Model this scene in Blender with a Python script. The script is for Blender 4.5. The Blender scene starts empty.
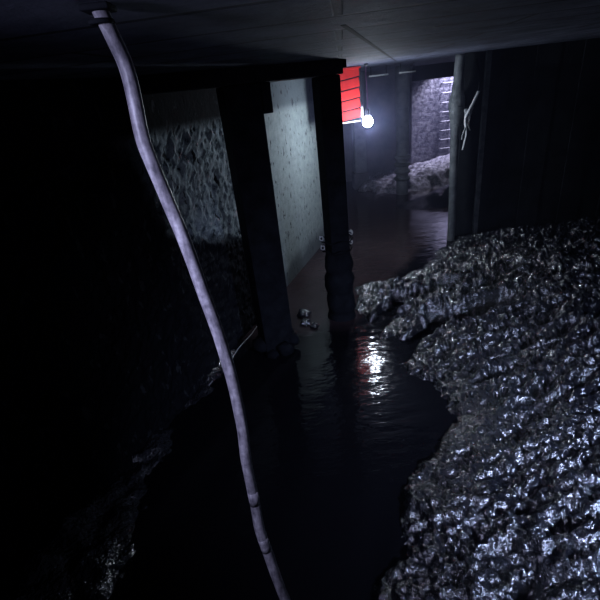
import bpy, bmesh, math, random
import numpy as np
from mathutils import Vector, Matrix, noise as mnoise

random.seed(7)
C = bpy.context.scene.collection
SC = bpy.context.scene
PI = math.pi

# ------------------------------------------------------------------ camera
H = 2.5                                                  # eye height above the flood water
cam = bpy.data.cameras.new('camera')
cam.sensor_fit = 'HORIZONTAL'; cam.sensor_width = 36.0; cam.lens = 36.0 * 424.0 / 600.0
cam.clip_start = 0.02; cam.clip_end = 100
camo = bpy.data.objects.new('camera', cam); C.objects.link(camo)
_dn = Vector((100, 850, 424)).normalized()               # world down in camera axes (x right, y down, z ahead)
_up = -_dn
_F = (Vector((0, 0, 1)) - _dn * _dn.z).normalized()
_R = _F.cross(_up).normalized()
if _R.x < 0: _R = -_R
def cam2w(v): return Vector((v.dot(_R), v.dot(_F), v.dot(_up)))
cx, cy, cz = cam2w(Vector((1, 0, 0))), cam2w(Vector((0, -1, 0))), cam2w(Vector((0, 0, -1)))
camo.matrix_world = Matrix(((cx.x, cy.x, cz.x, 0), (cx.y, cy.y, cz.y, 0), (cx.z, cy.z, cz.z, H), (0, 0, 0, 1)))
SC.camera = camo

# ------------------------------------------------------------------ world, lights, exposure
w = bpy.data.worlds.new('world'); SC.world = w; w.use_nodes = True
w.node_tree.nodes['Background'].inputs['Color'].default_value = (0.25, 0.25, 0.6, 1)
w.node_tree.nodes['Background'].inputs['Strength'].default_value = 0.0015
SC.view_settings.view_transform = 'Standard'; SC.view_settings.look = 'None'
SC.view_settings.exposure = 0.0; SC.view_settings.gamma = 1.0; SC.view_settings.use_curve_mapping = False
SC.cycles.max_bounces = 6; SC.cycles.volume_bounces = 0

BULB_STRENGTH = 330.0
HAZE_DENSITY = 0.032

def area(name, loc, target, size, power, color, spread=PI):
    l = bpy.data.lights.new(name, 'AREA'); l.size = size; l.energy = power; l.color = color; l.spread = spread
    o = bpy.data.objects.new(name, l); C.objects.link(o); o.location = loc
    o.rotation_euler = (Vector(target) - Vector(loc)).to_track_quat('-Z', 'Y').to_euler()
    return o
# daylight down the ladder shaft at the far end
area('shaft_daylight', (5.42, 13.3, 3.3), (5.0, 13.45, 0), 0.45, 330, (0.66, 0.65, 1.0))
# added cool fill lamps near the camera, aimed at the mud and the hose
area('mud_fill', (2.3, -0.3, 1.9), (1.5, 2.2, 0.1), 0.22, 15, (0.52, 0.63, 1.0), 1.3)
area('hose_fill', (-0.9, 0.15, 2.6), (-0.28, 1.06, 1.95), 0.14, 4.8, (0.64, 0.66, 1.0), 1.5)

# ------------------------------------------------------------------ materials
def mat(name):
    m = bpy.data.materials.new(name); m.use_nodes = True
    nt = m.node_tree
    return m, nt, nt.nodes['Principled BSDF']
def N(nt, t, **kw):
    n = nt.nodes.new(t)
    for k, v in kw.items():
        if k in n.inputs: n.inputs[k].default_value = v
        else: setattr(n, k, v)
    return n
def ramp(nt, fac, stops):
    r = nt.nodes.new('ShaderNodeValToRGB')
    e = r.color_ramp.elements
    while len(e) < len(stops): e.new(0.5)
    for k, (p, c) in enumerate(stops):
        e[k].position = p; e[k].color = (*c, 1) if len(c) == 3 else c
    nt.links.new(fac, r.inputs['Fac']); return r.outputs['Color']
def math_(nt, op, a, b=None, clamp=False):
    n = nt.nodes.new('ShaderNodeMath'); n.operation = op; n.use_clamp = clamp
    for i, v in enumerate((a, b)):
        if v is None: continue
        if isinstance(v, (int, float)): n.inputs[i].default_value = v
        else: nt.links.new(v, n.inputs[i])
    return n.outputs[0]
def mix(nt, f, a, b):
    n = nt.nodes.new('ShaderNodeMix'); n.data_type = 'RGBA'
    if isinstance(f, (int, float)): n.inputs[0].default_value = f
    else: nt.links.new(f, n.inputs[0])
    for i, v in ((6, a), (7, b)):
        if isinstance(v, tuple): n.inputs[i].default_value = (*v, 1)
        else: nt.links.new(v, n.inputs[i])
    return n.outputs[2]
def smooth(nt, v, lo, hi):
    n = nt.nodes.new('ShaderNodeMapRange'); n.interpolation_type = 'SMOOTHSTEP'
    n.inputs[1].default_value = lo; n.inputs[2].default_value = hi
    nt.links.new(v, n.inputs[0]); return n.outputs[0]
def bump(nt, b, height, strength, dist):
    n = nt.nodes.new('ShaderNodeBump'); n.inputs['Strength'].default_value = strength; n.inputs['Distance'].default_value = dist
    nt.links.new(height, n.inputs['Height']); nt.links.new(n.outputs['Normal'], b.inputs['Normal'])
def noise(nt, vec, scale, detail=6, rough=.6, dist=0.0):
    n = N(nt, 'ShaderNodeTexNoise'); n.inputs['Scale'].default_value = scale; n.inputs['Detail'].default_value = detail
    n.inputs['Roughness'].default_value = rough; n.inputs['Distortion'].default_value = dist
    nt.links.new(vec, n.inputs['Vector']); return n.outputs['Fac']
def coords(nt): return nt.nodes.new('ShaderNodeTexCoord').outputs['Object']

def plain(name, c1, c2, rough, scale=6, bstr=.3, bdist=.01, bscale=40, spec=.5, metal=0.0):
    m, nt, b = mat(name); v = coords(nt)
    nt.links.new(ramp(nt, noise(nt, v, scale), [(.35, c1), (.65, c2)]), b.inputs['Base Color'])
    b.inputs['Roughness'].default_value = rough; b.inputs['Specular IOR Level'].default_value = spec
    b.inputs['Metallic'].default_value = metal
    if bstr: bump(nt, b, noise(nt, v, bscale), bstr, bdist)
    return m

M_BLACK = plain('tarred_steel', (.010, .011, .014), (.02, .022, .028), .8, spec=.04)
M_BEAM = plain('sooty_concrete', (.012, .012, .016), (.03, .03, .036), .8, spec=.15)
M_POST = plain('wet_grey_post', (.07, .08, .09), (.17, .18, .19), .5, 9, .6, .01, 25, .35)
M_PILLAR = plain('damp_concrete_pillar', (.12, .13, .16), (.24, .25, .29), .7, 4)
M_FAR = plain('damp_far_wall', (.07, .07, .085), (.15, .14, .165), .75, 2.2, .5, .02, 14)
M_DARKWALL = plain('sooty_wall', (.012, .013, .017), (.03, .03, .036), .85, 2, spec=.1)
M_BOARD = plain('dark_damp_board', (.012, .014, .018), (.03, .034, .04), .6, 3, .4, .01, 30, .25)
M_RED = plain('red_paint', (.42, .012, .013), (.52, .020, .012), .6, 8, .15, .004, 60, .15)
M_RIM = plain('pale_frame', (.42, .38, .38), (.58, .53, .53), .5, 9)
M_CORD = plain('violet_cord', (.30, .13, .30), (.40, .18, .38), .5, 30, 0)
M_WIRE = plain('bright_wire', (.65, .66, .68), (.85, .85, .86), .3, 40, 0)
M_RUNG = plain('galvanised_rung', (.26, .26, .30), (.40, .40, .45), .45, 30, 0)
M_RAG = plain('pale_torn_rag', (.30, .32, .34), (.62, .64, .66), .8, 14, .7, .02, 40, .2)
M_STRIP = plain('pale_tube', (.55, .57, .60), (.75, .76, .78), .4, 20, 0)
M_SOCKET = plain('dark_socket', (.02, .02, .025), (.04, .04, .045), .5, 20, 0)

def hose_mat():
    m, nt, b = mat('scuffed_hose'); v = coords(nt)
    a = noise(nt, v, 38, 5, .65)
    l = N(nt, 'ShaderNodeMapping'); l.inputs['Scale'].default_value = (60, 60, 7); nt.links.new(v, l.inputs['Vector'])
    s = noise(nt, l.outputs['Vector'], 1.0, 4, .6)
    f = math_(nt, 'MULTIPLY', a, s)
    nt.links.new(ramp(nt, f, [(.12, (.11, .105, .13)), (.25, (.33, .31, .36)), (.38, (.56, .54, .60))]), b.inputs['Base Color'])
    b.inputs['Roughness'].default_value = .42; b.inputs['Specular IOR Level'].default_value = .4
    bump(nt, b, f, .35, .004); return m
M_HOSE = hose_mat()

def mud_mat():
    m, nt, b = mat('wet_black_mud'); v = coords(nt)
    nt.links.new(ramp(nt, noise(nt, v, 7), [(.3, (.006, .006, .009)), (.7, (.024, .025, .034))]), b.inputs['Base Color'])
    b.inputs['IOR'].default_value = 2.0; b.inputs['Roughness'].default_value = .18; b.inputs['Specular IOR Level'].default_value = 1.0
    h = noise(nt, v, 38, 3, .5)
    bump(nt, b, h, .8, .02); return m
M_MUD = mud_mat()

def water_mat():
    m, nt, b = mat('muddy_flood_water'); v = coords(nt)
    silt = ramp(nt, noise(nt, v, 1.3, 5), [(.35, (.040, .029, .032)), (.65, (.060, .043, .046))])
    b.inputs['IOR'].default_value = 1.33; b.inputs['Roughness'].default_value = .085
    b.inputs['Specular IOR Level'].default_value = .5
    sp = N(nt, 'ShaderNodeSeparateXYZ'); nt.links.new(v, sp.inputs[0])      # near pool darker and rougher than the water beyond
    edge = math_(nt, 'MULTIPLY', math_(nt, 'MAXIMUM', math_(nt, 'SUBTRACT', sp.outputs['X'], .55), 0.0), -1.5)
    near_pool = smooth(nt, math_(nt, 'ADD', math_(nt, 'ADD', sp.outputs['Y'], edge), math_(nt, 'MULTIPLY', noise(nt, v, 1.1, 4), .5)), 4.62, 4.25)
    nt.links.new(mix(nt, near_pool, silt, (.008, .008, .011)), b.inputs['Base Color'])            # near-black base colour close by, brown silt beyond
    nt.links.new(math_(nt, 'ADD', math_(nt, 'MULTIPLY', near_pool, .05), .05), b.inputs['Roughness'])
    mp = N(nt, 'ShaderNodeMapping'); mp.inputs['Scale'].default_value = (.7, 1.6, 1); nt.links.new(v, mp.inputs['Vector'])
    h = math_(nt, 'ADD', noise(nt, mp.outputs['Vector'], 5, 3, .5), math_(nt, 'MULTIPLY', noise(nt, mp.outputs['Vector'], 17, 3, .5), .25))
    bump(nt, b, h, .16, .05); return m
M_WATER = water_mat()

def wall_mat():
    # object axes: x along the wall, z up
    m, nt, b = mat('plastered_wall_with_stains'); v = coords(nt)
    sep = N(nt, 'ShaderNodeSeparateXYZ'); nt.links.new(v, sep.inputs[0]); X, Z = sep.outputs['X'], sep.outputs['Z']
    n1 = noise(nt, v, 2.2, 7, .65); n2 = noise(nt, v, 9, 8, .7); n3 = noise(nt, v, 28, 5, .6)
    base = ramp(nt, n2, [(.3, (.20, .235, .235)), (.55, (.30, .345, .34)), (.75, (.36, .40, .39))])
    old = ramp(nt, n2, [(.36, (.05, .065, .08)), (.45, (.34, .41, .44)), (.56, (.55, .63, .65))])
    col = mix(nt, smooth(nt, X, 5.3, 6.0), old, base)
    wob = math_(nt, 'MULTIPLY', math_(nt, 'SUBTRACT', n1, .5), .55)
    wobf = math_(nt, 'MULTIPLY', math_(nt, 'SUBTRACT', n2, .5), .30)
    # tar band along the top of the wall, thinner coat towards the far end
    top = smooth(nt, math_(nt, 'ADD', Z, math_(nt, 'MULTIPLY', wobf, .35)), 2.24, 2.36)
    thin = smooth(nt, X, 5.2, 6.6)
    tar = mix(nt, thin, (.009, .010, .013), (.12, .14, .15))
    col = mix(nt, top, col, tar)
    # near-black low down and on the near stretch, grey tide zone at the foot
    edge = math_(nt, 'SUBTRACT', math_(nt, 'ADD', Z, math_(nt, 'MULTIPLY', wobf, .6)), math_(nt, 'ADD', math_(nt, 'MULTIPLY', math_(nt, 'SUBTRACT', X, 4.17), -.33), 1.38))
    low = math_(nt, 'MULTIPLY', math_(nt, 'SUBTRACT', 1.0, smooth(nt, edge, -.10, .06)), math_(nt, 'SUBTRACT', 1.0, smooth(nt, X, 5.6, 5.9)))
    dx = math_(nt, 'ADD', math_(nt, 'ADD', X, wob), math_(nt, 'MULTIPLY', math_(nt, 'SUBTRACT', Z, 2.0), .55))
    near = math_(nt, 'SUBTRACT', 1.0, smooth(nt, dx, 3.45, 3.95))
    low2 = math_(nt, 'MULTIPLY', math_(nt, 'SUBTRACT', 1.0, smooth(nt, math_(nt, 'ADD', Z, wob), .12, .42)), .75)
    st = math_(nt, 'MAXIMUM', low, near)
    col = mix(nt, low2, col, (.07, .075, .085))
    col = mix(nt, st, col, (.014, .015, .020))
    # scattered dark chips in the plaster
    cm = N(nt, 'ShaderNodeMapping'); cm.inputs['Scale'].default_value = (1.3, 1, .55); nt.links.new(v, cm.inputs['Vector'])
    chip = smooth(nt, noise(nt, cm.outputs['Vector'], 12, 4, .6), .60, .635)
    col = mix(nt, chip, col, (.05, .055, .06))
    nt.links.new(col, b.inputs['Base Color'])
    b.inputs['Roughness'].default_value = .8; b.inputs['Specular IOR Level'].default_value = .06
    bump(nt, b, math_(nt, 'ADD', n3, math_(nt, 'MULTIPLY', chip, -1.2)), .35, .012); return m
M_WALL = wall_mat()

def ceiling_mat():
    m, nt, b = mat('board_marked_concrete'); v = coords(nt)
    mp = N(nt, 'ShaderNodeMapping'); mp.inputs['Rotation'].default_value = (0, 0, math.radians(8)); nt.links.new(v, mp.inputs['Vector'])
    br = N(nt, 'ShaderNodeTexBrick'); br.inputs['Scale'].default_value = 1.0; br.inputs['Brick Width'].default_value = 1.9
    br.inputs['Row Height'].default_value = .42; br.inputs['Mortar Size'].default_value = .018; br.inputs['Mortar Smooth'].default_value = .3
    br.inputs['Color1'].default_value = (.115, .125, .18, 1); br.inputs['Color2'].default_value = (.165, .178, .24, 1); br.inputs['Mortar'].default_value = (.035, .035, .05, 1)
    nt.links.new(mp.outputs['Vector'], br.inputs['Vector'])
    n = noise(nt, v, 3, 8, .7)
    dark = ramp(nt, n, [(.30, (.25, .25, .28)), (.62, (1, 1, 1))])
    mm = N(nt, 'ShaderNodeMix'); mm.data_type = 'RGBA'; mm.blend_type = 'MULTIPLY'; mm.inputs[0].default_value = 1
    nt.links.new(br.outputs['Color'], mm.inputs[6]); nt.links.new(dark, mm.inputs[7])
    nt.links.new(mm.outputs[2], b.inputs['Base Color'])
    b.inputs['Roughness'].default_value = .75; b.inputs['Specular IOR Level'].default_value = .25
    bump(nt, b, math_(nt, 'ADD', noise(nt, v, 12, 8, .7), math_(nt, 'MULTIPLY', br.outputs['Fac'], -.6)), .6, .03); return m
M_CEIL = ceiling_mat()

def brick_mat():
    m, nt, b = mat('mossy_pale_masonry'); v = coords(nt)
    br = N(nt, 'ShaderNodeTexBrick'); br.inputs['Scale'].default_value = 1.0; br.inputs['Brick Width'].default_value = .26
    br.inputs['Row Height'].default_value = .11; br.inputs['Mortar Size'].default_value = .012
    br.inputs['Color1'].default_value = (.26, .26, .30, 1); br.inputs['Color2'].default_value = (.15, .15, .19, 1); br.inputs['Mortar'].default_value = (.22, .21, .26, 1)
    mp = N(nt, 'ShaderNodeMapping'); mp.inputs['Rotation'].default_value = (PI/2, 0, 0); nt.links.new(v, mp.inputs['Vector'])
    nt.links.new(mp.outputs['Vector'], br.inputs['Vector'])
    n = noise(nt, v, 9, 8, .75)
    d = ramp(nt, n, [(.40, (.10, .09, .14)), (.60, (1, 1, 1))])
    mm = N(nt, 'ShaderNodeMix'); mm.data_type = 'RGBA'; mm.blend_type = 'MULTIPLY'; mm.inputs[0].default_value = 1
    nt.links.new(br.outputs['Color'], mm.inputs[6]); nt.links.new(d, mm.inputs[7]); nt.links.new(mm.outputs[2], b.inputs['Base Color'])
    b.inputs['Roughness'].default_value = .7
    bump(nt, b, math_(nt, 'ADD', n, math_(nt, 'MULTIPLY', br.outputs['Fac'], -.5)), .7, .04); return m
M_BRICK = brick_mat()

def glow_mat():
    m, nt, b = mat('lit_bulb_glass')
    b.inputs['Base Color'].default_value = (.9, .9, .9, 1)
    b.inputs['Emission Color'].default_value = (.74, .84, 1.0, 1); b.inputs['Emission Strength'].default_value = BULB_STRENGTH
    return m
M_GLOW = glow_mat()

# ------------------------------------------------------------------ mesh helpers
def obj(name, bm, m, parent=None, smooth_=False):
    me = bpy.data.meshes.new(name); bm.normal_update(); bm.to_mesh(me); bm.free()
    if smooth_:
        for p in me.polygons: p.use_smooth = True
    me.materials.append(m)
    o = bpy.data.objects.new(name, me); C.objects.link(o)
    if parent: o.parent = parent
    return o
def tag(o, label=None, cat=None, group=None, kind=None):
    if label: o['label'] = label
    if cat: o['category'] = cat; o['kind'] = kind or 'thing'
    if group: o['group'] = group
    if kind: o['kind'] = kind
    return o
def thing(name, label, cat, loc=(0, 0, 0), rz=0, group=None):
    o = bpy.data.objects.new(name, None); C.objects.link(o); o.location = loc; o.rotation_euler = (0, 0, rz)
    o.empty_display_size = .1
    return tag(o, label, cat, group)
def box(bm, lo, hi, bev=0.0, mtx=None):
    lo, hi = Vector(lo), Vector(hi)
    r = bmesh.ops.create_cube(bm, size=1)
    vs = r['verts']
    for v in vs: v.co = Vector((lo[i] + (v.co[i] + .5) * (hi[i] - lo[i]) for i in range(3)))
    if bev:
        es = list({e for v in vs for e in v.link_edges})
        rb = bmesh.ops.bevel(bm, geom=es, offset=bev, segments=2, affect='EDGES', profile=.6)
        vs = list({v for f in rb['faces'] for v in f.verts} | {v for v in vs if v.is_valid})
    if mtx is not None:
        bmesh.ops.transform(bm, matrix=mtx, verts=[v for v in vs if v.is_valid])
    return vs
def boxo(name, lo, hi, m, parent=None, bev=0.0):
    bm = bmesh.new(); box(bm, lo, hi, bev); return obj(name, bm, m, parent)
def tube(bm, pts, radii, seg=10, cap=True, wob=0.0):
    pts = [Vector(p) for p in pts]
    if isinstance(radii, (int, float)): radii = [radii] * len(pts)
    rings = []; ref = None
    for i, p in enumerate(pts):
        t = (pts[min(i+1, len(pts)-1)] - pts[max(i-1, 0)]).normalized()
        if ref is None:
            ref = t.orthogonal().normalized()
        ref = (ref - t * ref.dot(t)).normalized(); s = t.cross(ref)
        ring = []
        for k in range(seg):
            a = 2 * PI * k / seg
            r = radii[i] * (1 + wob * mnoise.noise(Vector((p.x*9 + math.cos(a)*1.4, p.y*9 + math.sin(a)*1.4, p.z*9))))
            ring.append(bm.verts.new(p + (ref * math.cos(a) + s * math.sin(a)) * r))
        rings.append(ring)
    for a, b in zip(rings, rings[1:]):
        for k in range(seg): bm.faces.new((a[k], a[(k+1) % seg], b[(k+1) % seg], b[k]))
    if cap: bm.faces.new(list(reversed(rings[0]))); bm.faces.new(rings[-1])
def spline(pts, n):
    pts = [Vector(p) for p in pts]; out = []
    for i in range(len(pts) - 1):
        p0, p1, p2, p3 = pts[max(i-1, 0)], pts[i], pts[i+1], pts[min(i+2, len(pts)-1)]
        for k in range(n):
            t = k / n
            out.append(.5 * ((2*p1) + (p2-p0)*t + (2*p0-5*p1+4*p2-p3)*t*t + (-p0+3*p1-3*p2+p3)*t**3))
    out.append(pts[-1]); return out
def lump(bm, c, r, squash=.6, amp=.35, seed=0, sub=3):
    q = bmesh.ops.create_icosphere(bm, subdivisions=sub, radius=1)['verts']
    for v in q:
        d = v.co.normalized()
        k = 1 + amp * mnoise.noise(d * 1.7 + Vector((seed*3.1, seed, 0))) + amp*.5 * mnoise.noise(d * 4.3 + Vector((seed, 0, seed*2.)))
        v.co = Vector(c) + Vector((d.x * r * k, d.y * r * k, d.z * r * k * squash))

# numpy value noise for the mud beds
_rng = np.random.default_rng(3)
_T = _rng.random((256, 256))
def vn(x, y):
    xi = np.floor(x).astype(int); yi = np.floor(y).astype(int); fx = x - xi; fy = y - yi
    fx = fx*fx*(3-2*fx); fy = fy*fy*(3-2*fy)
    a = _T[xi % 256, yi % 256]; b = _T[(xi+1) % 256, yi % 256]; c = _T[xi % 256, (yi+1) % 256]; d = _T[(xi+1) % 256, (yi+1) % 256]
    return (a*(1-fx) + b*fx)*(1-fy) + (c*(1-fx) + d*fx)*fy
def fbm(x, y, oct_=4, gain=.5, lac=2.03):
    s = 0; a = 1; t = 0
    for o in range(oct_):
        s = s + a * vn(x + 17.3*o, y + 9.1*o); t += a; a *= gain; x = x * lac; y = y * lac
    return s / t
def seg_dist(x, y, a, b):
    a = np.array(a, float); b = np.array(b, float); d = b - a
    t = np.clip(((x-a[0])*d[0] + (y-a[1])*d[1]) / (d @ d), 0, 1)
    return np.hypot(x - a[0] - t*d[0], y - a[1] - t*d[1]), t
def poly_sd(x, y, poly):
    n = len(poly); dist = np.full(x.shape, 1e9); inside = np.zeros(x.shape, bool)
    for i in range(n):
        a, b = poly[i], poly[(i+1) % n]
        dist = np.minimum(dist, seg_dist(x, y, a, b)[0])
        c = ((a[1] > y) != (b[1] > y)) & (x < (b[0]-a[0]) * (y-a[1]) / (b[1]-a[1] + 1e-12) + a[0])
        inside ^= c
    return np.where(inside, dist, -dist)
def heightfield(name, x0, x1, y0, y1, step, hf, m, keep=-.12, parent=None):
    nx = int((x1-x0)/step) + 1; ny = int((y1-y0)/step) + 1
    X, Y = np.meshgrid(np.linspace(x0, x1, nx), np.linspace(y0, y1, ny), indexing='ij')
    Z = hf(X, Y)
    idx = -np.ones((nx, ny), int); use = np.zeros((nx, ny), bool)
    cell = np.maximum.reduce([Z[:-1, :-1], Z[1:, :-1], Z[:-1, 1:], Z[1:, 1:]]) > keep
    use[:-1, :-1] |= cell; use[1:, :-1] |= cell; use[:-1, 1:] |= cell; use[1:, 1:] |= cell
    idx[use] = np.arange(use.sum())
    vs = np.stack([X[use], Y[use], Z[use]], 1)
    i, j = np.nonzero(cell)
    fs = np.stack([idx[i, j], idx[i+1, j], idx[i+1, j+1], idx[i, j+1]], 1)
    me = bpy.data.meshes.new(name); me.from_pydata(vs.tolist(), [], fs.tolist()); me.update()
    me.polygons.foreach_set('use_smooth', [True] * len(me.polygons))
    me.materials.append(m)
    o = bpy.data.objects.new(name, me); C.objects.link(o)
    if parent: o.parent = parent
    return o

# ------------------------------------------------------------------ the setting
CEIL = 2.70
WD = Vector((.383, .924, 0)).normalized(); WN = Vector((WD.y, -WD.x, 0)); WROT = math.atan2(WD.y, WD.x)
P0 = Vector((-2.45, 0, 0))                      # a point of the left wall's foot

tag(boxo('floor', (-8, -3.5, -.9), (8, 15, -.6), M_DARKWALL), kind='structure')
c = boxo('ceiling', (-8, -3.5, CEIL), (4.85, 15, CEIL + .25), M_CEIL); tag(c, kind='structure')
bm = bmesh.new()                                 # the rest of the slab, round the mouth of the shaft
box(bm, (4.85, -3.5, CEIL), (8, 12.75, CEIL + .25)); box(bm, (6.1, 12.75, CEIL), (8, 15, CEIL + .25))
tag(obj('ceiling_end', bm, M_CEIL), kind='structure')

# left wall: local x runs along the wall, +y is behind it
def wall_left():
    s0, s1, z0, z1, st = -3.5, 8.15, -.6, CEIL, .03
    nx = int((s1-s0)/st) + 1; nz = int((z1-z0)/st) + 1
    S, Z = np.meshgrid(np.linspace(s0, s1, nx), np.linspace(z0, z1, nz), indexing='ij')
    n = fbm(S*8, Z*6, 5, .65) - .5
    r = fbm(S*13 + 40, Z*15, 4, .65) - .5
    zone = np.clip((5.8 - S) / .6, 0, 1) * np.clip((2.34 - Z) / .06, 0, 1)
    D = zone * (np.abs(n) * -.07 + .012 + r * .075) - zone*.012 + (1 - zone) * r * .006
    vs = np.stack([S, -D, Z], -1).reshape(-1, 3)
    f = []
    for i in range(nx-1):
        for j in range(nz-1): f.append((i*nz+j, (i+1)*nz+j, (i+1)*nz+j+1, i*nz+j+1))
    k = len(vs); back = [(s0, .3, z0), (s1, .3, z0), (s1, .3, z1), (s0, .3, z1)]
    vs = vs.tolist() + back
    f.append((k+3, k+2, k+1, k))
    f.append(tuple([(nx-1)*nz + j for j in range(nz)] + [k+2, k+1]))
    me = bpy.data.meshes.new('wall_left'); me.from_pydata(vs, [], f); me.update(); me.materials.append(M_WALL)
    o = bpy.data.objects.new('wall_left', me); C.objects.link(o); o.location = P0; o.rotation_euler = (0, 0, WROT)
    tag(o, kind='structure')
wall_left()

tag(boxo('wall_back', (-8, 12.2, -.6), (3.55, 12.5, CEIL), M_FAR), kind='structure')
tag(boxo('trim_1', (3.55, 12.2, 2.36), (8, 12.5, CEIL), M_DARKWALL), kind='structure')    # lintel over the recess
tag(boxo('wall_recess', (3.2, 13.8, -.6), (8, 14.1, 6.2), M_BRICK), kind='structure')
tag(boxo('wall_recess_side', (3.25, 12.5, -.6), (3.55, 13.8, CEIL), M_BRICK), kind='structure')
bm = bmesh.new()
box(bm, (4.65, 12.75, CEIL + .25), (4.85, 13.8, 6.2)); box(bm, (6.1, 12.75, CEIL + .25), (6.3, 13.8, 6.2)); box(bm, (4.65, 12.55, CEIL + .25), (6.3, 12.75, 6.2))
tag(obj('wall_shaft', bm, M_BRICK), kind='structure')
bm = bmesh.new(); box(bm, (-1.2, -.3, -.6), (13.2, 0, CEIL))
o = obj('wall_right', bm, M_DARKWALL); o.location = WN * 2.7 - WD * 2; o.rotation_euler = (0, 0, WROT); tag(o, kind='structure')

bm = bmesh.new()                                 # dark open seam across the slab
sa, sb = Vector((.26, 1.82, 0)), Vector((1.72, 6.7, 0)); sd_ = (sb - sa).normalized()
box(bm, (.1, -.010, CEIL - .002), ((sb-sa).length, .011, CEIL + .02))
o = obj('trim_2', bm, M_DARKWALL); o.location = sa; o.rotation_euler = (0, 0, math.atan2(sd_.y, sd_.x)); tag(o, kind='structure')

# flood water over the whole floor
bm = bmesh.new()
bmesh.ops.create_grid(bm, x_segments=1, y_segments=1, size=1)
for v in bm.verts: v.co = Vector((v.co.x * 8, 5.75 + v.co.y * 9.2, 0))
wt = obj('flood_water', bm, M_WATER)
tag(wt, 'still brown flood water covering the floor, mirroring the lamp', 'water', kind='stuff')

# ------------------------------------------------------------------ beam and columns
bm = bmesh.new()
a, b = Vector((-.32, 4.0, 0)), Vector((.47, 4.50, 0))
d = (b - a).normalized(); rot = math.atan2(d.y, d.x)
box(bm, (-2.45, -.17, 2.58), ((b-a).length + .10, .17, CEIL), .012)
beam = obj('ceiling_beam', bm, M_BEAM); beam.location = (a.x, a.y, 0); beam.rotation_euler = (0, 0, rot)
tag(beam, 'black concrete beam under the ceiling carried by both columns', 'beam')

col1 = thing('steel_column', 'wide black square column, the nearer of two beside the left wall', 'column', (-.312, 4.0, -.6), rot - .25)
bm = bmesh.new(); box(bm, (-.158, -.158, 0), (.158, .158, 3.179), .02); obj('shaft', bm, M_BLACK, col1)
bm = bmesh.new(); box(bm, (.15, -.13, 2.94), (.25, .13, 3.178), .01); obj('haunch', bm, M_BLACK, col1)
bm = bmesh.new()
for k in range(9):
    an = k * .7; lump(bm, (.2*math.cos(an), .2*math.sin(an), .60 + .05*(k % 3)), .07 + .02*(k % 2), .9, .4, k, 2)
obj('mud_skirt', bm, M_BLACK, col1, True)

col2 = thing('steel_column', 'narrow black column with wire ties, standing in front of the red panel', 'column', (.485, 4.5, -.6), rot - .3)
bm = bmesh.new(); box(bm, (-.108, -.108, 0), (.108, .108, 3.179), .015); obj('shaft', bm, M_BLACK, col2)
bm = bmesh.new(); box(bm, (.105, -.05, 3.23), (.20, .05, 3.298), .006); obj('bracket', bm, M_BLACK, col2)
bm = bmesh.new()
prof = [(.45, .18), (.62, .165), (.68, .15), (.74, .17), (.86, .165), (.92, .145), (1.0, .17), (1.12, .172), (1.18, .15), (1.25, .163), (1.36, .155), (1.43, .14)]
pp = spline([(0, 0, z) for z, r in prof], 4)
rr = np.interp([p.z for p in pp], [z for z, r in prof], [r for z, r in prof]).tolist()
tube(bm, pp, rr, 20, True, .12); obj('mud_wrap', bm, M_BLACK, col2, True)
for zt in (1.57, 1.46):
    bm = bmesh.new()
    r = .172 if zt > 1.5 else .165
    tube(bm, [(r*math.cos(t*2*PI/28), r*math.sin(t*2*PI/28), zt + .012*math.sin(t*1.3)) for t in range(29)], .008, 6)
    tie = obj('wire_tie', bm, M_BLACK, col2, True)
    for sg in (-1, 1):
        bm = bmesh.new()
        pts = [(sg*(r + (.03 if sg > 0 else .022)*math.cos(t*.8*sg + (k_ := .6 if sg > 0 else 0)) + (.012 if sg > 0 else -.006)), .04 + .01*math.sin(t*2.1), zt + .018 + .028*math.sin(t*.8) + .002*t) for t in range(10)]
        tube(bm, pts, .006 if zt > 1.5 else .005, 6)
        tag(obj('twisted_end', bm, M_WIRE, tie, True), 'shiny twisted wire end')

# ------------------------------------------------------------------ the lamp and its cord
L = Vector((1.20, 6.2, 2.0))
lamp = thing('pendant_lamp', 'glowing bare white bulb hanging on a cord beside the red panel', 'lamp', tuple(L))
bm = bmesh.new(); bmesh.ops.create_icosphere(bm, subdivisions=3, radius=.068)
for v in bm.verts:
    if v.co.z > .02: v.co.x *= 1 - (v.co.z-.02)*6; v.co.y *= 1 - (v.co.z-.02)*6; v.co.z *= 1.25
obj('bulb', bm, M_GLOW, lamp, True)
bm = bmesh.new(); tube(bm, [(0, 0, .066), (0, 0, .08), (0, 0, .15), (0, 0, .165)], [.026, .031, .029, .012], 16); obj('socket', bm, M_SOCKET, lamp, True)
bm = bmesh.new(); tube(bm, spline([(0, 0, .165), (.006, 0, .35), (-.004, 0, .55), (0, 0, CEIL - L.z + .002)], 6), .006, 8); obj('cord', bm, M_CORD, lamp, True)
bm = bmesh.new(); tube(bm, [(0, 0, CEIL - L.z - .03), (0, 0, CEIL - L.z)], [.02, .028], 14); obj('ceiling_rose', bm, M_SOCKET, lamp, True)

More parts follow.
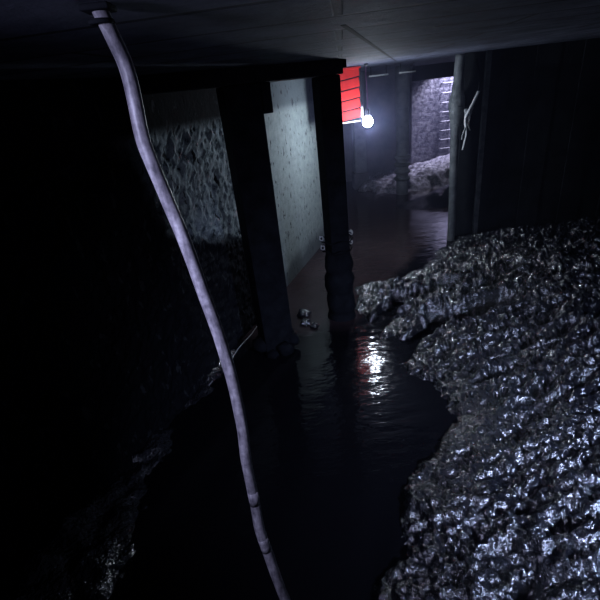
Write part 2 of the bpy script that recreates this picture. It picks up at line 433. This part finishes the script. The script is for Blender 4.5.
# ------------------------------------------------------------------ red panel
red = thing('slatted_panel', 'bright red slatted panel in a pale frame, hung behind the lamp', 'panel', (.92, 6.58, 1.985), math.radians(8))
zt = .69
for k in range(5):
    z = .015 + k * .132
    bm = bmesh.new()
    mtx = Matrix.Translation((0, 0, z + .075)) @ Matrix.Rotation(math.radians(-7), 4, 'Y') @ Matrix.Rotation(math.radians(-3), 4, 'X')
    box(bm, (-.055, -.008, -.061), (.262, .008, .053), .004, mtx); obj('slat', bm, M_RED, red)
bm = bmesh.new(); box(bm, (-.055, .016, .0), (.262, .03, zt), .002); obj('backing_sheet', bm, M_BLACK, red)
bm = bmesh.new(); box(bm, (-.075, -.015, -.004), (.285, .022, .012), .004, Matrix.Rotation(math.radians(-1), 4, 'Y')); tag(obj('bottom_rail', bm, M_RIM, red), 'pale bottom rail')
bm = bmesh.new(); box(bm, (-.07, -.02, zt-.015), (.285, .02, zt + .012), .004); tag(obj('top_rail', bm, M_RED, red), 'thin red top rail')
for x in (-.064, .272):
    bm = bmesh.new(); box(bm, (x-.011, -.02, 0), (x+.011, .02, zt), .003); obj('side_rail', bm, M_RIM if x < 0 else M_BLACK, red)
bm = bmesh.new(); box(bm, (.262, -.035, .05), (.292, -.02, .19), .003); tag(obj('bracket', bm, M_RIM, red), 'white metal bracket')
for x in (-.03, .2):
    bm = bmesh.new(); tube(bm, [(x, 0, zt), (x, 0, CEIL - 1.985)], .006, 8); obj('hanger_rod', bm, M_BLACK, red)

# ------------------------------------------------------------------ posts, partition and hanging scraps on the right
post = thing('round_post', 'grey round post with a swollen joint, at the end of the dark partition', 'post', (2.59, 6.62, -.6))
bm = bmesh.new()
prof = [(0, .055), (.8, .058), (1.6, .06), (2.22, .064), (2.40, .075), (2.55, .105), (2.67, .112), (2.80, .09), (2.93, .07), (3.29, .066)]
pp = spline([(.012*math.sin(z*2), 0, z) for z, r in prof], 6)
tube(bm, pp, np.interp([p.z for p in pp], [z for z, r in prof], [r for z, r in prof]).tolist(), 18, True, .10); obj('trunk', bm, M_POST, post, True)
for z in (2.38, 2.83):
    bm = bmesh.new(); tube(bm, [((.075)*math.cos(t*PI/10), (.075)*math.sin(t*PI/10), z + .01*math.sin(t)) for t in range(21)], .010, 8)
    obj('binding', bm, M_POST, post, True)

part = thing('partition', 'dark board partition filling the gap right of the round post', 'partition', (2.72, 6.80, -.6), .06)
for k in range(8):
    bm = bmesh.new(); box(bm, (k*.36, -.015 - .012*(k % 2), 0), (k*.36 + .352, .012, 3.298), .004); obj('board', bm, M_BOARD, part)
for z in (.9, 2.6):
    bm = bmesh.new(); box(bm, (0, .012, z), (2.85, .07, z + .09), .004); obj('rail', bm, M_BOARD, part)
batten = boxo('batten', (.30, -.085, 0), (.37, -.028, 3.298), M_POST, part, .006)

rag = thing('hanging_rag', 'pale torn rag strips hanging from a wire right of the round post', 'rag', (2.68, 6.48, 1.82))
for k, (x, ln, wd) in enumerate(((-.02, .42, .05), (.05, .30, .045))):
    bm = bmesh.new(); n = 14; rows = []
    for i in range(n + 1):
        t = i / n; cxx = x + .025*math.sin(t*5 + k*2); ww = wd * (1 - .65*t) * (.8 + .3*math.sin(i*2.1 + k))
        yy = .02*math.sin(t*8 + k)
        rows.append([bm.verts.new((cxx + ww*(u/4 - .5), yy + .018*math.sin(u*2.4 + i*.5), .18 - t*ln)) for u in range(5)])
    for A, B in zip(rows, rows[1:]):
        for u in range(4): bm.faces.new((A[u], A[u+1], B[u+1], B[u]))
    ob = obj('strip', bm, M_RAG, rag, True); md = ob.modifiers.new('thickness', 'SOLIDIFY'); md.thickness = .006
bm = bmesh.new(); tube(bm, [(-.12, .03, .22), (0, 0, .185), (.16, .02, .20), (.3, .22, .26)], .006, 6); obj('wire', bm, M_BLACK, rag, True)
cord = thing('frayed_rope', 'white frayed rope end hanging bent in front of the dark partition', 'rope', (2.66, 6.46, 1.80))
bm = bmesh.new()
pts = spline([(.20, .1, .40), (.10, .02, .26), (.01, 0, .12), (-.005, 0, .02), (.018, 0, -.12), (.0, 0, -.26), (-.02, 0, -.36)], 5)
tube(bm, pts, np.linspace(.020, .009, len(pts)).tolist(), 8, True, .6); obj('strand', bm, M_WIRE, cord, True)
bm = bmesh.new(); tube(bm, spline([(.20, .1, .40), (.24, .2, .6), (.22, .27, .8)], 5), .01, 8); obj('tail', bm, M_BLACK, cord, True)

# ------------------------------------------------------------------ far end
fp = thing('concrete_pillar', 'pale blue-lit round pillar with stacked rings at its foot', 'pillar', (2.73, 10.1, -.6))
bm = bmesh.new(); tube(bm, [(0, 0, z) for z in (0, .8, 1.6, 2.4, 3.298)], [.14, .14, .14, .145, .15], 20, True, .04); obj('shaft', bm, M_PILLAR, fp, True)
for k in range(4):
    bm = bmesh.new(); z = .92 + k*.16; tube(bm, [(0, 0, z), (0, 0, z+.03), (0, 0, z+.06), (0, 0, z+.09)], [.16, .185, .185, .16], 20, True, .05); obj('ring', bm, M_PILLAR if k % 2 else M_POST, fp, True)
fp2 = thing('concrete_pillar', 'dim square pillar behind the glowing bulb near the back wall', 'pillar', (1.95, 11.3, -.6))
bm = bmesh.new(); box(bm, (-.15, -.15, 0), (.15, .15, 3.298), .02); obj('shaft', bm, M_PILLAR, fp2)
bm = bmesh.new(); box(bm, (-.2, -.2, 0), (.2, .2, 1.0), .03); obj('plinth', bm, M_FAR, fp2)

# step irons climbing the masonry of the recess
first = None; LX, LZ = 5.03, .12
for k in range(12):
    z = LZ + k * .26
    names = ['lowest', 'second', 'third', 'fourth', 'fifth', 'sixth', 'seventh', 'eighth', 'ninth', 'tenth', 'eleventh', 'topmost']
    if k == 0:
        bm = bmesh.new()
        tube(bm, spline([(-.14, .0, .0), (-.14, -.12, 0), (-.125, -.15, 0), (.125, -.15, 0), (.14, -.12, 0), (.14, 0, 0)], 3), .014, 8)
        o = first = obj('step_iron', bm, M_RUNG, None, True)
    else:
        o = first.copy(); C.objects.link(o)
    o.location = (LX, 13.8, z)
    tag(o, f'{names[k]} galvanised step iron from the bottom in the lit masonry recess', 'rung', 'step irons in the shaft wall')

for k, (x, y, ln, lab) in enumerate(((1.78, 8.1, .34, 'thin pale tube under the ceiling just right of the bulb cord'), (2.30, 8.2, .30, 'thin pale tube under the ceiling, farther right near the lit recess'))):
    t = thing('ceiling_tube', lab, 'tube', (x, y, 2.56), .12)
    bm = bmesh.new(); tube(bm, [(-ln/2, 0, 0), (ln/2, 0, 0)], .013, 10); obj('pipe', bm, M_STRIP, t, True)
    for s in (-.4, .4):
        bm = bmesh.new(); tube(bm, [(s*ln, 0, .01), (s*ln, 0, CEIL - 2.56)], .005, 6); obj('hanger', bm, M_BLACK, t, True)

# ------------------------------------------------------------------ mud
POLY = [(.05, .3), (.18, .95), (.27, 1.31), (.42, 1.51), (.50, 1.76), (.68, 2.04), (.96, 2.32), (1.10, 2.57), (1.06, 3.05), (.90, 3.38),
        (1.04, 3.52), (1.10, 3.74), (1.0, 3.92), (.84, 3.92), (.72, 4.0), (.72, 4.25), (.70, 4.55), (.68, 4.9), (.72, 5.28), (1.05, 5.42), (1.42, 5.40), (1.92, 5.80), (2.43, 6.38),
        (2.7, 6.75), (6.5, 7.0), (6.5, .3)]
def mud_h(X, Y):
    wx = (fbm(X*3.1, Y*3.1, 3) - .5) * .22; wy = (fbm(X*3.1 + 50, Y*3.1 + 20, 3) - .5) * .22
    sd = poly_sd(X + wx, Y + wy, POLY)
    rise = np.where(sd > 0, .075 * (1 - np.exp(-sd / .10)) + .10 * np.clip(sd - .3, 0, 3), sd * .55)
    cl = np.abs(fbm(X*14 + wx*14, Y*14 + wy*14, 2, .55) - .5) * 2
    cl2 = np.abs(fbm(X*33 + 3, Y*33 + 8, 2, .5) - .5) * 2
    fine = ((.35 - cl) * .085 + (.35 - cl2) * .04) * np.clip(.5 + sd*1.6, .1, 1.1)
    rid = np.abs(fbm(X*2.0 + Y*.9 + 7, Y*5.5 - X*1.8 + 3, 3) - .5) * -.42 * np.clip(sd*2, 0, 1) + .05 * np.clip(sd*2, 0, 1)
    fine = fine * (.55 + .9 * fbm(X*2.3 + 31, Y*2.3 + 5, 2))
    h = rise + fine + rid + .02 * np.clip(sd*4, 0, 1)
    tongue = np.clip((Y - 3.4) / .5, 0, 1)
    h = h - .03 * tongue * (sd < .3)
    for a, b, wd, dp in (((.78, 4.12), (1.27, 4.56), .11, .17), ((1.27, 4.56), (1.9, 4.72), .10, .17), ((1.03, 3.68), (1.5, 4.0), .10, .18), ((1.5, 4.0), (2.3, 4.12), .11, .20)):
        q, t = seg_dist(X + wx*.6, Y + wy*.6, a, b)
        h = h - dp * np.exp(-(q / wd)**4)
        q2, t2 = seg_dist(X + wx*.6, Y + wy*.6, (a[0]+.03, a[1]+.22), (b[0]+.03, b[1]+.22))
        h = h + .05 * np.exp(-(q2 / .10)**2)
    return h
mud = heightfield('mud_bank', .0, 5.4, .35, 6.72, .0135, mud_h, M_MUD, -.06)
bm = bmesh.new(); bm.from_mesh(mud.data)                 # nothing behind the right wall's face
bmesh.ops.delete(bm, geom=[v for v in bm.verts if v.co.dot(WN) > 2.71], context='VERTS'); bm.to_mesh(mud.data); bm.free()
tag(mud, 'wet glistening black mud bank along the right of the pool', 'mud', kind='stuff')

def left_h(X, Y):
    s = (X - P0.x) * WN.x + (Y - P0.y) * WN.y            # distance from the wall
    al = (X - P0.x) * WD.x + (Y - P0.y) * WD.y
    e = s - (.48 - .46*np.clip((al - 1.9)/1.3, 0, 1)) - (fbm(X*3, Y*3, 3) - .5) * .3
    return -e * .35 + (fbm(X*12, Y*12, 4, .6) - .5) * .10
mudl = heightfield('mud_bank', -3.0, -.55, .3, 4.0, .025, left_h, M_MUD, -.05)
# trim whatever lies behind the wall face
bm = bmesh.new(); bm.from_mesh(mudl.data)
bmesh.ops.delete(bm, geom=[v for v in bm.verts if (v.co - P0).dot(WN) < -.05], context='VERTS'); bm.to_mesh(mudl.data); bm.free()
tag(mudl, 'low dark mud heaped against the foot of the left wall', 'mud', kind='stuff')

def ramp_h(X, Y):
    crest = 10.75 + .15 * (X - 3)
    top = np.clip((X - 2.0) * .172, -.2, .6) + (fbm(X*6, Y*6, 4, .65) - .5) * .22
    fr = np.clip((crest - .25 - Y) / .5, 0, 1)
    lf = np.clip((2.2 - X) / .5, 0, 1)
    return top - fr * (top + .12) - lf * .3
rp = heightfield('rubble_ramp', 1.5, 6.4, 9.9, 12.18, .03, ramp_h, M_MUD, -.06)
rp.data.materials.clear()
rp.data.materials.append(plain('wet_pale_rubble', (.08, .08, .10), (.42, .40, .50), .45, 16, .8, .03, 45))
tag(rp, 'sloping rubble ramp rising right towards the lit ladder recess', 'rubble', kind='stuff')
def bar_h(X, Y):
    c = 9.0 + (X - 2.6) * .1
    w_ = np.clip((X - 2.05) / 1.6, 0, 1)
    return (.42 * w_ * np.exp(-((Y - c) / .42)**2) - .07) + (fbm(X*7 + 9, Y*7, 4, .6) - .5) * .10 * w_
br = heightfield('mud_bar', 1.9, 5.6, 7.9, 9.9, .03, bar_h, M_MUD, -.05)
tag(br, 'long low mud bar in the far pool below the rubble ramp', 'mud', kind='stuff')

bm = bmesh.new()
for k, (x, y, r) in enumerate(((2.17, 11.0, .22), (2.42, 11.05, .16), (1.95, 10.9, .12))): lump(bm, (x, y, .02), r, .8, .5, k + 3)
o = obj('debris_heap', bm, rp.data.materials[0], None, True); tag(o, 'small pale debris heap poking out of the far water below the bulb', 'debris')
for k, (x, y, r, lab) in enumerate(((.02, 4.62, .075, 'wet broken lump in the water between the columns, the farthest of three'),
                                (.03, 4.40, .06, 'wet broken lump in the water between the columns, the middle of three'),
                                (.13, 4.30, .05, 'wet broken lump in the water between the columns, the nearest of three'))):
    bm = bmesh.new(); lump(bm, (x, y, .01), r, .7, .6, k + 11)
    tag(obj('mud_lump', bm, M_MUD, None, True), lab, 'debris', 'lumps between the columns')
random.seed(4)
# thin line lying along the foot of the left wall
bm = bmesh.new(); pts = []
for i in range(14):
    t = i / 13; s = 3.55 + 1.32 * t
    p = P0 + WD * s + WN * (.05 + .008*math.sin(i*1.3)); pts.append((p.x, p.y, .008))
tube(bm, pts, .004, 6); o = obj('thin_line', bm, M_WIRE, None, True); tag(o, 'thin pale line along the water edge at the left wall foot', 'line')

# ------------------------------------------------------------------ hose in front
hp = [(-.34, 1.06, 2.695), (-.333, 1.085, 2.64), (-.324, 1.10, 2.57), (-.326, 1.09, 2.44), (-.318, 1.085, 2.38), (-.300, 1.08, 2.28), (-.277, 1.065, 2.17), (-.262, 1.06, 2.05), (-.248, 1.05, 1.96),
      (-.236, 1.035, 1.88), (-.224, 1.02, 1.75), (-.222, 1.005, 1.59), (-.229, .99, 1.46), (-.227, .97, 1.29), (-.224, .945, 1.19), (-.208, .92, 1.09), (-.178, .88, .91), (-.12, .83, .62), (-.08, .78, .3), (-.06, .75, -.02), (-.05, .74, -.25)]
hose = thing('hose', 'long scuffed lavender-grey hose hanging across the near left', 'hose', hp[0])
o0 = Vector(hp[0])
pts = [p - o0 for p in spline(hp, 6)]
bm = bmesh.new(); tube(bm, pts, .0172, 20, True, .06); obj('tube', bm, M_HOSE, hose, True)
for i, ln in ((76, 2), (86, 3)):
    bm = bmesh.new(); tube(bm, pts[i:i+ln+1], [.0177 if 0 < k < ln else .0173 for k in range(ln+1)], 20, True, .08)
    tag(obj('tape_wrap', bm, M_HOSE, hose, True), 'rough taped joint')
bm = bmesh.new(); box(bm, (-.03, -.03, -.012), (.03, .03, 0), .004); tube(bm, [(.022*math.cos(t*PI/8), .022*math.sin(t*PI/8), -.03) for t in range(17)], .005, 6); obj('hanger', bm, M_BLACK, hose, True)

# ------------------------------------------------------------------ damp haze in the tunnel
bm = bmesh.new(); box(bm, (-1.5, 5.2, .02), (5.6, 13.6, CEIL - .01))
m = bpy.data.materials.new('damp_haze'); m.use_nodes = True; nt = m.node_tree; nt.nodes.clear()
vs = nt.nodes.new('ShaderNodeVolumeScatter'); vs.inputs['Density'].default_value = HAZE_DENSITY; vs.inputs['Anisotropy'].default_value = .5
vs.inputs['Color'].default_value = (.56, .60, 1, 1)
ou = nt.nodes.new('ShaderNodeOutputMaterial'); nt.links.new(vs.outputs[0], ou.inputs['Volume'])
hz = obj('haze', bm, m); tag(hz, 'thin damp haze filling the tunnel around the lamp', 'haze', kind='stuff')
